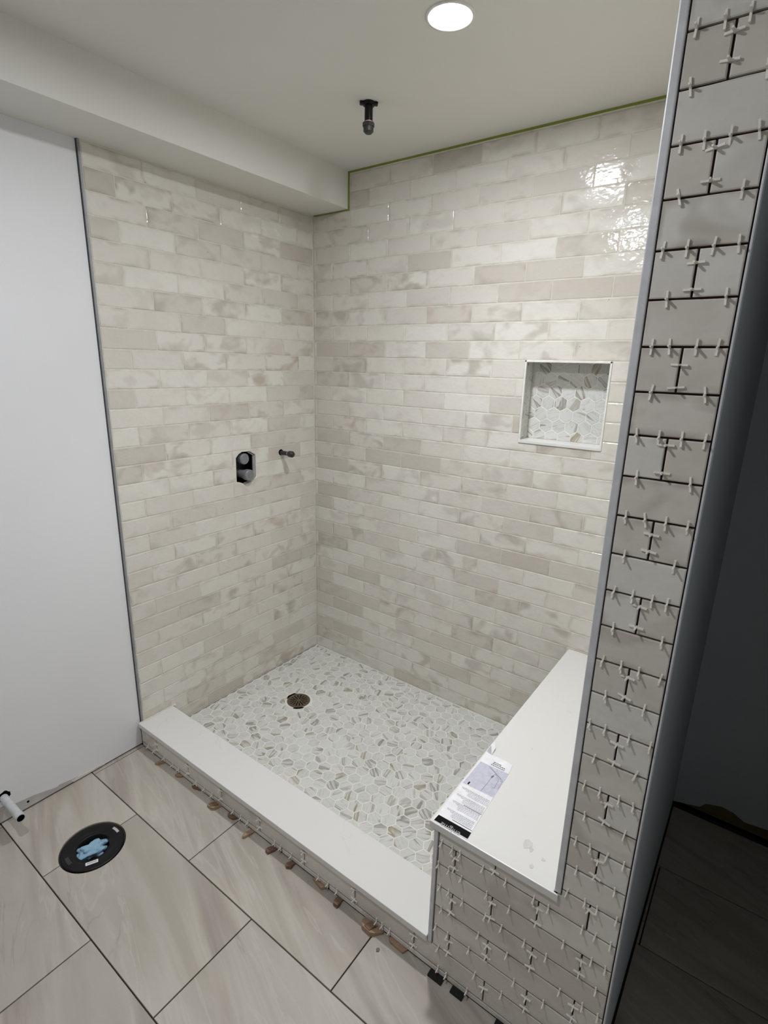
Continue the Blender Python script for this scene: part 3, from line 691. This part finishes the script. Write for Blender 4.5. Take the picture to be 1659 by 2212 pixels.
for (x, r, wi, wo, sk, mt, h, lab) in shims:
    rs = random.Random(int(x*100)); y0 = D+0.06; bm = bmesh.new()
    out = [(x-wi, y0), (x-wi-0.03+sk*0.3, D-r*0.45), (x-wo+sk, D-r*0.86), (x-wo*0.45+sk, D-r), (x+wo*0.6+sk, D-r*0.94), (x+wo+sk, D-r*0.7), (x+wi+sk*0.3, D-r*0.2), (x+wi, y0)]
    out = [out[0]]+[(a+rs.uniform(-.035, .035), b+rs.uniform(-.04, .03)) for q, (a, b) in enumerate(out[1:-1]) if q not in (rs.randrange(5),)]+[out[-1]]
    lo = [bm.verts.new(W(a, b, ZF)) for a, b in out]; hi = []
    for a, b in out:
        k = min(1, max(0, (D+0.05-b)/max(r, .1))); hi.append(bm.verts.new(W(a+rs.uniform(-.015, .015), b, ZF+0.04+(h-0.04)*min(1, k*1.6)+rs.uniform(-.02, .02))))
    n = len(out); bm.faces.new(hi); bm.faces.new(lo[::-1])
    for i in range(n): bm.faces.new((lo[i], lo[(i+1) % n], hi[(i+1) % n], hi[i]))
    bmesh.ops.recalc_face_normals(bm, faces=bm.faces)
    o = obj('shim', bm, M[mt]); tag(o, lab, 'shim', 'shims propping up the lowest curb tiles')
    if h in (.18, .22) and r > .45:      # a second ply lying on it
        bm = bmesh.new(); pl = [(x-wo*.7+sk, D-r*.78), (x+wo*.25+sk, D-r*.88), (x+wo*.55, D-r*.25), (x-wo*.35, D-r*.12)]
        prism(bm, pl, (0, 0, ZF+h-0.05), (1, 0, 0), (0, 1, 0), 0.085); bmesh.ops.recalc_face_normals(bm, faces=bm.faces); obj('upper_ply', bm, M['wood2' if mt == 'wood' else 'wood'], o)
for x, w, r, lab in ((20.80, .30, .30, 'black rubber pad on the floor under the bench front, nearer the curb'), (21.72, .25, .28, 'black rubber pad on the floor under the bench front, right of the other pad'), (23.5, .25, .2, 'dark pad under the bench front at the bottom edge of the view')):
    bm = bmesh.new(); box(bm, x-w, x+w, D-r, D+0.05, ZF, ZF+0.09, bevel=0.02); o = obj('rubber_pad', bm, M['rubber']); tag(o, lab, 'pad', 'black pads under the bench front')
tag(obj('debris_chip', prism(bmesh.new(), [(18.35, -15.98), (18.42, -16.06), (18.5, -16.0), (18.48, -15.9), (18.4, -15.88)], (0, 0, ZF), (1, 0, 0), (0, 1, 0), 0.04), M['core']), 'tiny grey chip of mortar on the floor tile near the largest shim', 'chip')

# ---- leaflet on the bench
LZ = -24.067
bm = bmesh.new(); n = 16
edge = [(20.16, -15.27), (21.56, -15.27), (21.50, -14.0), (21.46, -12.9), (21.42, -11.5), (21.40, -11.0), (21.35, -10.95)]
prism(bm, [(20.20, -15.28), (21.56, -15.28), (21.50, -14.0), (21.43, -11.54), (21.36, -10.95), (20.9, -10.90), (20.42, -10.95), (20.16, -10.88), (20.17, -13.0)], (0, 0, LZ), (1, 0, 0), (0, 1, 0), 0.012)
leaf = obj('paper_leaflet', bm, M['paper']); tag(leaf, 'white printed leaflet with a black band on the quartz bench seat', 'leaflet')
zt = LZ+0.0125; zt2 = LZ+0.016
def strip(name, pl, mat, z=zt, par=leaf): 
    bm = bmesh.new(); prism(bm, pl, (0, 0, z), (1, 0, 0), (0, 1, 0), 0.002); return obj(name, bm, mat, par)
band = strip('black_band', [(20.23, -15.27), (21.56, -15.25), (21.545, -14.95), (20.25, -14.97)], M['ink']); band['label'] = 'black band with the word enigma in thin pale letters, upside down to the viewer'
pic = strip('printed_photo', [(20.20, -13.07), (21.46, -13.02), (21.43, -11.52), (20.22, -11.58)], M['print']); pic['label'] = 'pale grey photo of a marble shower corner'
def line(pl, w, mat, z, name, par):
    bm = bmesh.new()
    for (a, b), (c, d) in zip(pl[:-1], pl[1:]):
        u = Vector((c-a, d-b)).normalized(); v = Vector((-u.y, u.x))*w
        prism(bm, [(a-v.x, b-v.y), (c-v.x, d-v.y), (c+v.x, d+v.y), (a+v.x, b+v.y)], (0, 0, z), (1, 0, 0), (0, 1, 0), 0.001)
    bmesh.ops.recalc_face_normals(bm, faces=bm.faces); return obj(name, bm, mat, par)
line([(20.95, -13.03), (20.97, -12.55), (20.98, -12.0), (21.02, -11.88)], 0.008, M['midink'], zt+0.0022, 'printed_line', pic)
line([(20.62, -11.62), (21.25, -11.95), (21.38, -12.1)], 0.008, M['midink'], zt+0.0022, 'printed_line', pic)
line([(21.0, -11.85), (21.25, -12.05), (21.30, -12.55), (21.22, -12.6)], 0.006, M['midink'], zt+0.0022, 'printed_line', pic)
line([(20.70, -11.62), (21.40, -12.02), (21.43, -12.5)], 0.006, M['midink'], zt+0.0022, 'printed_line', pic)
strip('printed_handset', [(20.93, -12.12), (21.0, -12.14), (21.03, -12.0), (20.97, -11.97)], M['midink'], zt+0.0022, pic)
strip('printed_knob', [(20.36, -13.0), (20.42, -13.02), (20.43, -12.86), (20.37, -12.85)], M['ink'], zt+0.0022, pic)
bm = bmesh.new(); rr = random.Random(5)
def textline(y, x0, x1, h):
    x = x1
    while x > x0:
        w = rr.uniform(0.03, 0.10); a = max(x0, x-w); prism(bm, [(a, y-h/2), (x, y-h/2), (x, y+h/2), (a, y+h/2)], (0, 0, zt), (1, 0, 0), (0, 1, 0), 0.002); x = a-0.016
for k, yb in enumerate((-13.26, -13.68, -14.06, -14.50)):
    textline(yb, 20.28+0.02*k, 21.44, 0.028); textline(yb-0.05, 20.30+0.02*k, 21.45, 0.028); textline(yb-0.10, 20.50, 21.45, 0.028)
    textline(yb-0.16, 20.62, 21.46, 0.028); textline(yb-0.22, 20.62, 21.47, 0.028); textline(yb-0.28, 20.64, 21.47, 0.028)
tx = obj('small_print', bm, M['greyink'], leaf); tx['kind'] = 'stuff'
for yy, xx in ((-14.02, 21.48), (-14.86, 21.52)):
    strip('bold_line', [(20.75, yy-0.016), (xx, yy-0.016), (xx, yy+0.014), (20.75, yy+0.014)], M['midink'])
bm = bmesh.new(); textline(-11.46, 20.62, 21.22, 0.045); textline(-11.36, 20.66, 21.2, 0.05); textline(-11.27, 20.66, 21.0, 0.05)
obj('heading_print', bm, M['midink'], leaf)
def text_mesh(name, body, size, mw, mat, parent):
    cu = bpy.data.curves.new(name, 'FONT'); cu.body = body; cu.size = size; cu.extrude = 0.00006; cu.align_x = 'LEFT'; cu.space_character = 1.02; cu.resolution_u = 4
    tmp = bpy.data.objects.new(name, cu); COL.objects.link(tmp); bpy.context.view_layer.update()
    me = bpy.data.meshes.new_from_object(tmp.evaluated_get(bpy.context.evaluated_depsgraph_get())); bpy.data.objects.remove(tmp)
    me.materials.clear(); return link_mesh(name, me, mat, parent, mw)
text_mesh('lettering', 'enigma', 0.27*S, Matrix.Translation(W(21.27, -15.175, zt+0.004)) @ Matrix.Rotation(math.pi, 4, 'Z'), M['silver'], band)
# curled corner of the leaflet
bm = bmesh.new(); vs = [bm.verts.new(W(*c)) for c in ((20.16, -10.88, LZ+0.012), (20.42, -10.95, LZ+0.012), (20.40, -10.55, LZ+0.10), (20.20, -10.15, LZ+0.06), (20.14, -10.4, LZ+0.03))]
bm.faces.new(vs); r = bmesh.ops.solidify(bm, geom=bm.faces[:], thickness=0.01*S); obj('curled_corner', bm, M['paper'], leaf)
# dried splashes on the bench seat
for k, (x, y, r, lab) in enumerate(((23.28, -14.15, .17, 'largest grey dried splash on the quartz seat'), (23.47, -14.30, .08, 'narrow dried splash touching the largest one'), (23.93, -14.42, .075, 'round dried drop nearest the tiled partition on the quartz seat'), (23.71, -14.89, .09, 'round dried drop nearest the front edge of the quartz seat'), (21.62, -9.52, .04, 'tiny dark speck in the middle of the quartz seat'))):
    rs = random.Random(k); pl = []
    for a in range(14):
        q = r*(0.75+0.5*rs.random()); an = a*2*math.pi/14; pl.append((x+q*math.cos(an)*0.8, y+q*math.sin(an)*(1.2 if k < 2 else 0.9)))
    o = obj('mortar_splash', prism(bmesh.new(), pl, (0, 0, LZ), (1, 0, 0), (0, 1, 0), 0.004), M['dust']); tag(o, lab, 'splash', 'dried splashes on the bench seat')

# ---- tile spacers
def spacer_mesh(vertical):
    bm = bmesh.new(); t = 0.022; L = 0.175
    def arm(p0, p1, w0, w1):      # tapered square bar between p0 and p1 (local u, v, n)
        p0, p1 = Vector(p0), Vector(p1); d = (p1-p0).normalized(); a = Vector((0, 0, 1)) if abs(d.z) < 0.5 else Vector((1, 0, 0)); s = d.cross(a).normalized(); u = d.cross(s)
        A = [bm.verts.new((p0+s*i*w0+u*j*w0)*S) for i, j in ((-1, -1), (1, -1), (1, 1), (-1, 1))]; C = [bm.verts.new((p1+s*i*w1+u*j*w1)*S) for i, j in ((-1, -1), (1, -1), (1, 1), (-1, 1))]
        bm.faces.new(A); bm.faces.new(C[::-1])
        for i in range(4): bm.faces.new((A[i], C[i], C[(i+1) % 4], A[(i+1) % 4]))
    ax = (0, 1, 0) if vertical else (1, 0, 0); n0 = 0.028
    arm([-L*a for a in ax[:2]]+[n0], [L*a for a in ax[:2]]+[n0], t, t)
    arm((0, 0, n0), (0, 0, n0+L), t, t*0.85); arm((0, 0, n0), (0, 0, -0.07), t, t*0.8)
    bmesh.ops.recalc_face_normals(bm, faces=bm.faces)
    me = bpy.data.meshes.new('spacer'); bm.to_mesh(me); bm.free(); me.materials.append(M['spacer']); return me
sp_v, sp_h = spacer_mesh(True), spacer_mesh(False)
HL = {0: [24.98, 25.47, 25.88], 1: [25.03, 26.31], 2: [25.01, 25.44, 25.89, 26.36], 3: [25.13, 26.26], 4: [24.97, 25.44, 25.93, 26.37], 5: [25.2, 26.31], 6: [25.04, 25.4, 25.93, 26.33], 7: [25.17, 26.25], 8: [25.0, 25.48, 25.95, 26.41], 9: [25.14, 26.28], 10: [25.03, 25.47, 25.92, 26.38], 11: [25.13, 26.25], 12: [25.01, 25.46, 25.91, 26.24], 13: [25.13, 26.28], 14: [24.99, 25.46, 25.89, 26.39], 15: [25.2, 26.15], 16: [24.91, 25.31, 25.92, 26.44], 17: [25.15, 26.22], 18: [25.0, 25.43, 25.94, 26.31], 19: [25.14, 26.21], 20: [25.0, 25.42, 25.87, 26.33], 21: [25.14, 26.23], 22: [24.96, 25.51, 25.86, 26.4],
 23: [20.6, 21.04, 21.35, 22.22, 23.05, 24.01, 24.5, 25.55, 25.92, 26.37], 24: [20.54, 20.97, 21.46, 22.45, 23.27, 25.09, 25.94, 26.35], 25: [20.65, 21.03, 21.59, 22.46, 23.07, 23.89, 24.63, 26.2], 26: [20.79, 22.28, 23.36, 25.18, 25.91, 26.38], 27: [20.59, 21.1, 21.98, 23.71, 24.75], 28: [20.74, 22.28, 23.33],
 29: [0.76, 1.4, 2.39, 3.24, 3.82, 5.45, 6.18, 6.87, 8.61, 9.22, 9.75, 11.69, 12.11, 12.83, 14.58, 15.13, 15.68, 17.84, 18.14, 18.51, 20.8, 21.16, 22.04]}
VL = [(25.66, -2.13, 0), (25.66, -2.6, 0), (25.66, -4.07, 2), (25.66, -4.66, 2), (25.66, -6.19, 4), (25.66, -6.72, 4), (25.66, -8.27, 6), (25.66, -8.76, 6), (25.66, -10.05, 8), (25.66, -10.7, 8), (25.66, -12.21, 10), (25.66, -12.64, 10), (25.66, -14.1, 12), (25.66, -14.67, 12), (25.66, -16.11, 14), (25.66, -16.69, 14), (25.66, -18.16, 16), (25.66, -18.74, 16), (25.66, -20.13, 18), (25.66, -20.73, 18), (25.66, -22.15, 20), (25.66, -22.72, 20), (22.64, -24.68, 22), (25.66, -24.01, 22), (21.16, -25.14, 23), (21.16, -25.59, 23), (24.17, -25.11, 23), (24.17, -25.7, 23), (22.64, -26.05, 24), (22.64, -26.72, 24), (25.66, -26.06, 24), (25.66, -26.58, 24), (21.16, -27.06, 25), (21.16, -27.64, 25), (24.17, -27.06, 25), (24.17, -27.65, 25), (22.64, -28.02, 26), (22.64, -28.51, 26), (25.66, -28.04, 26), (25.66, -28.54, 26), (21.16, -29.04, 27), (21.16, -29.58, 27), (24.17, -29.08, 27), (24.17, -29.56, 27),
 (1.65, -30.12, 28), (1.65, -30.5, 28), (4.73, -30.0, 28), (4.73, -30.5, 28), (7.63, -29.98, 28), (7.63, -30.5, 28), (10.62, -29.98, 28), (10.62, -30.46, 28), (13.65, -29.95, 28), (13.65, -30.45, 28), (16.64, -29.92, 28), (16.64, -30.48, 28), (19.65, -30.01, 28), (19.65, -30.52, 28), (22.66, -30.04, 28)]
ORD = ['first', 'second', 'third', 'fourth', 'fifth', 'sixth', 'seventh', 'eighth', 'ninth', 'tenth', 'eleventh', 'twelfth', 'thirteenth', 'fourteenth', 'fifteenth', 'sixteenth', 'seventeenth', 'eighteenth', 'nineteenth', 'twentieth', 'twenty-first', 'twenty-second', 'twenty-third']
def nth(k): return ORD[k] if k < len(ORD) else 'last'
RF = Matrix(((1, 0, 0), (0, 0, -1), (0, 1, 0))).to_4x4()     # local (u,v,n) -> front face
def put_spacer(me, x, z, lab, group):
    o = bpy.data.objects.new('tile_spacer', me); COL.objects.link(o)
    R = RF @ Matrix.Rotation(random.gauss(0, 0.10), 4, 'Z') @ Matrix.Rotation(random.gauss(0, 0.10), 4, 'X' if me is sp_v else 'Y')
    o.matrix_world = Matrix.Translation(W(x, D, z)) @ R; tag(o, lab, 'tile spacer', group)
for i, xs in HL.items():
    for zone in (0, 1, 2):
        zx = [x for x in xs if (x < 20.4 and zone == 0) or (20.4 <= x < 24.75 and zone == 1) or (x >= 24.75 and zone == 2)]
        for k, x in enumerate(sorted(zx)):
            if zone == 2:
                lab = 'upright white spacer, %s from left in %s joint down the partition end' % (nth(k), nth(i) if i < 23 else nth(i)) if i < 23 else 'upright white spacer, %s from left under the partition trim, %s joint below seat' % (nth(k), nth(i-23))
            elif zone == 1: lab = 'upright white spacer, %s from left in %s joint of the bench front' % (nth(k), nth(i-23))
            else: lab = 'upright white spacer, %s from left along the lowest joint of the curb' % nth(k)
            put_spacer(sp_v, x, LN[i], lab, 'white plastic spacers between the ungrouted tiles')
seen = {}
for x, z, row in VL:
    z = max(z, LN[row+1]+0.12) if z < LN[row+1]+0.12 else z
    k = seen.get((x, row), 0); seen[(x, row)] = k+1; ul = ('upper', 'lower')[min(k, 1)]
    if x < 20.4:
        j = [1.65, 4.73, 7.63, 10.62, 13.65, 16.64, 19.65].index(x); lab = 'level white spacer, %s one in %s upright joint of the curb' % (ul, nth(j))
    elif row < 23 and x > 25: lab = 'level white spacer, %s one in %s upright joint down the partition end' % (ul, nth(row//2))
    elif x > 25: lab = 'level white spacer, %s one in %s upright partition joint below the seat' % (ul, nth((row-24)//2))
    else: lab = 'level white spacer, %s one, bench front row %s down, %s upright joint' % (ul, nth(row-22), nth({21.16: 0, 22.64: 0, 22.66: 0, 24.17: 1}[x]))
    put_spacer(sp_h, x, z, lab, 'white plastic spacers between the ungrouted tiles')
print('objects', len(bpy.data.objects))
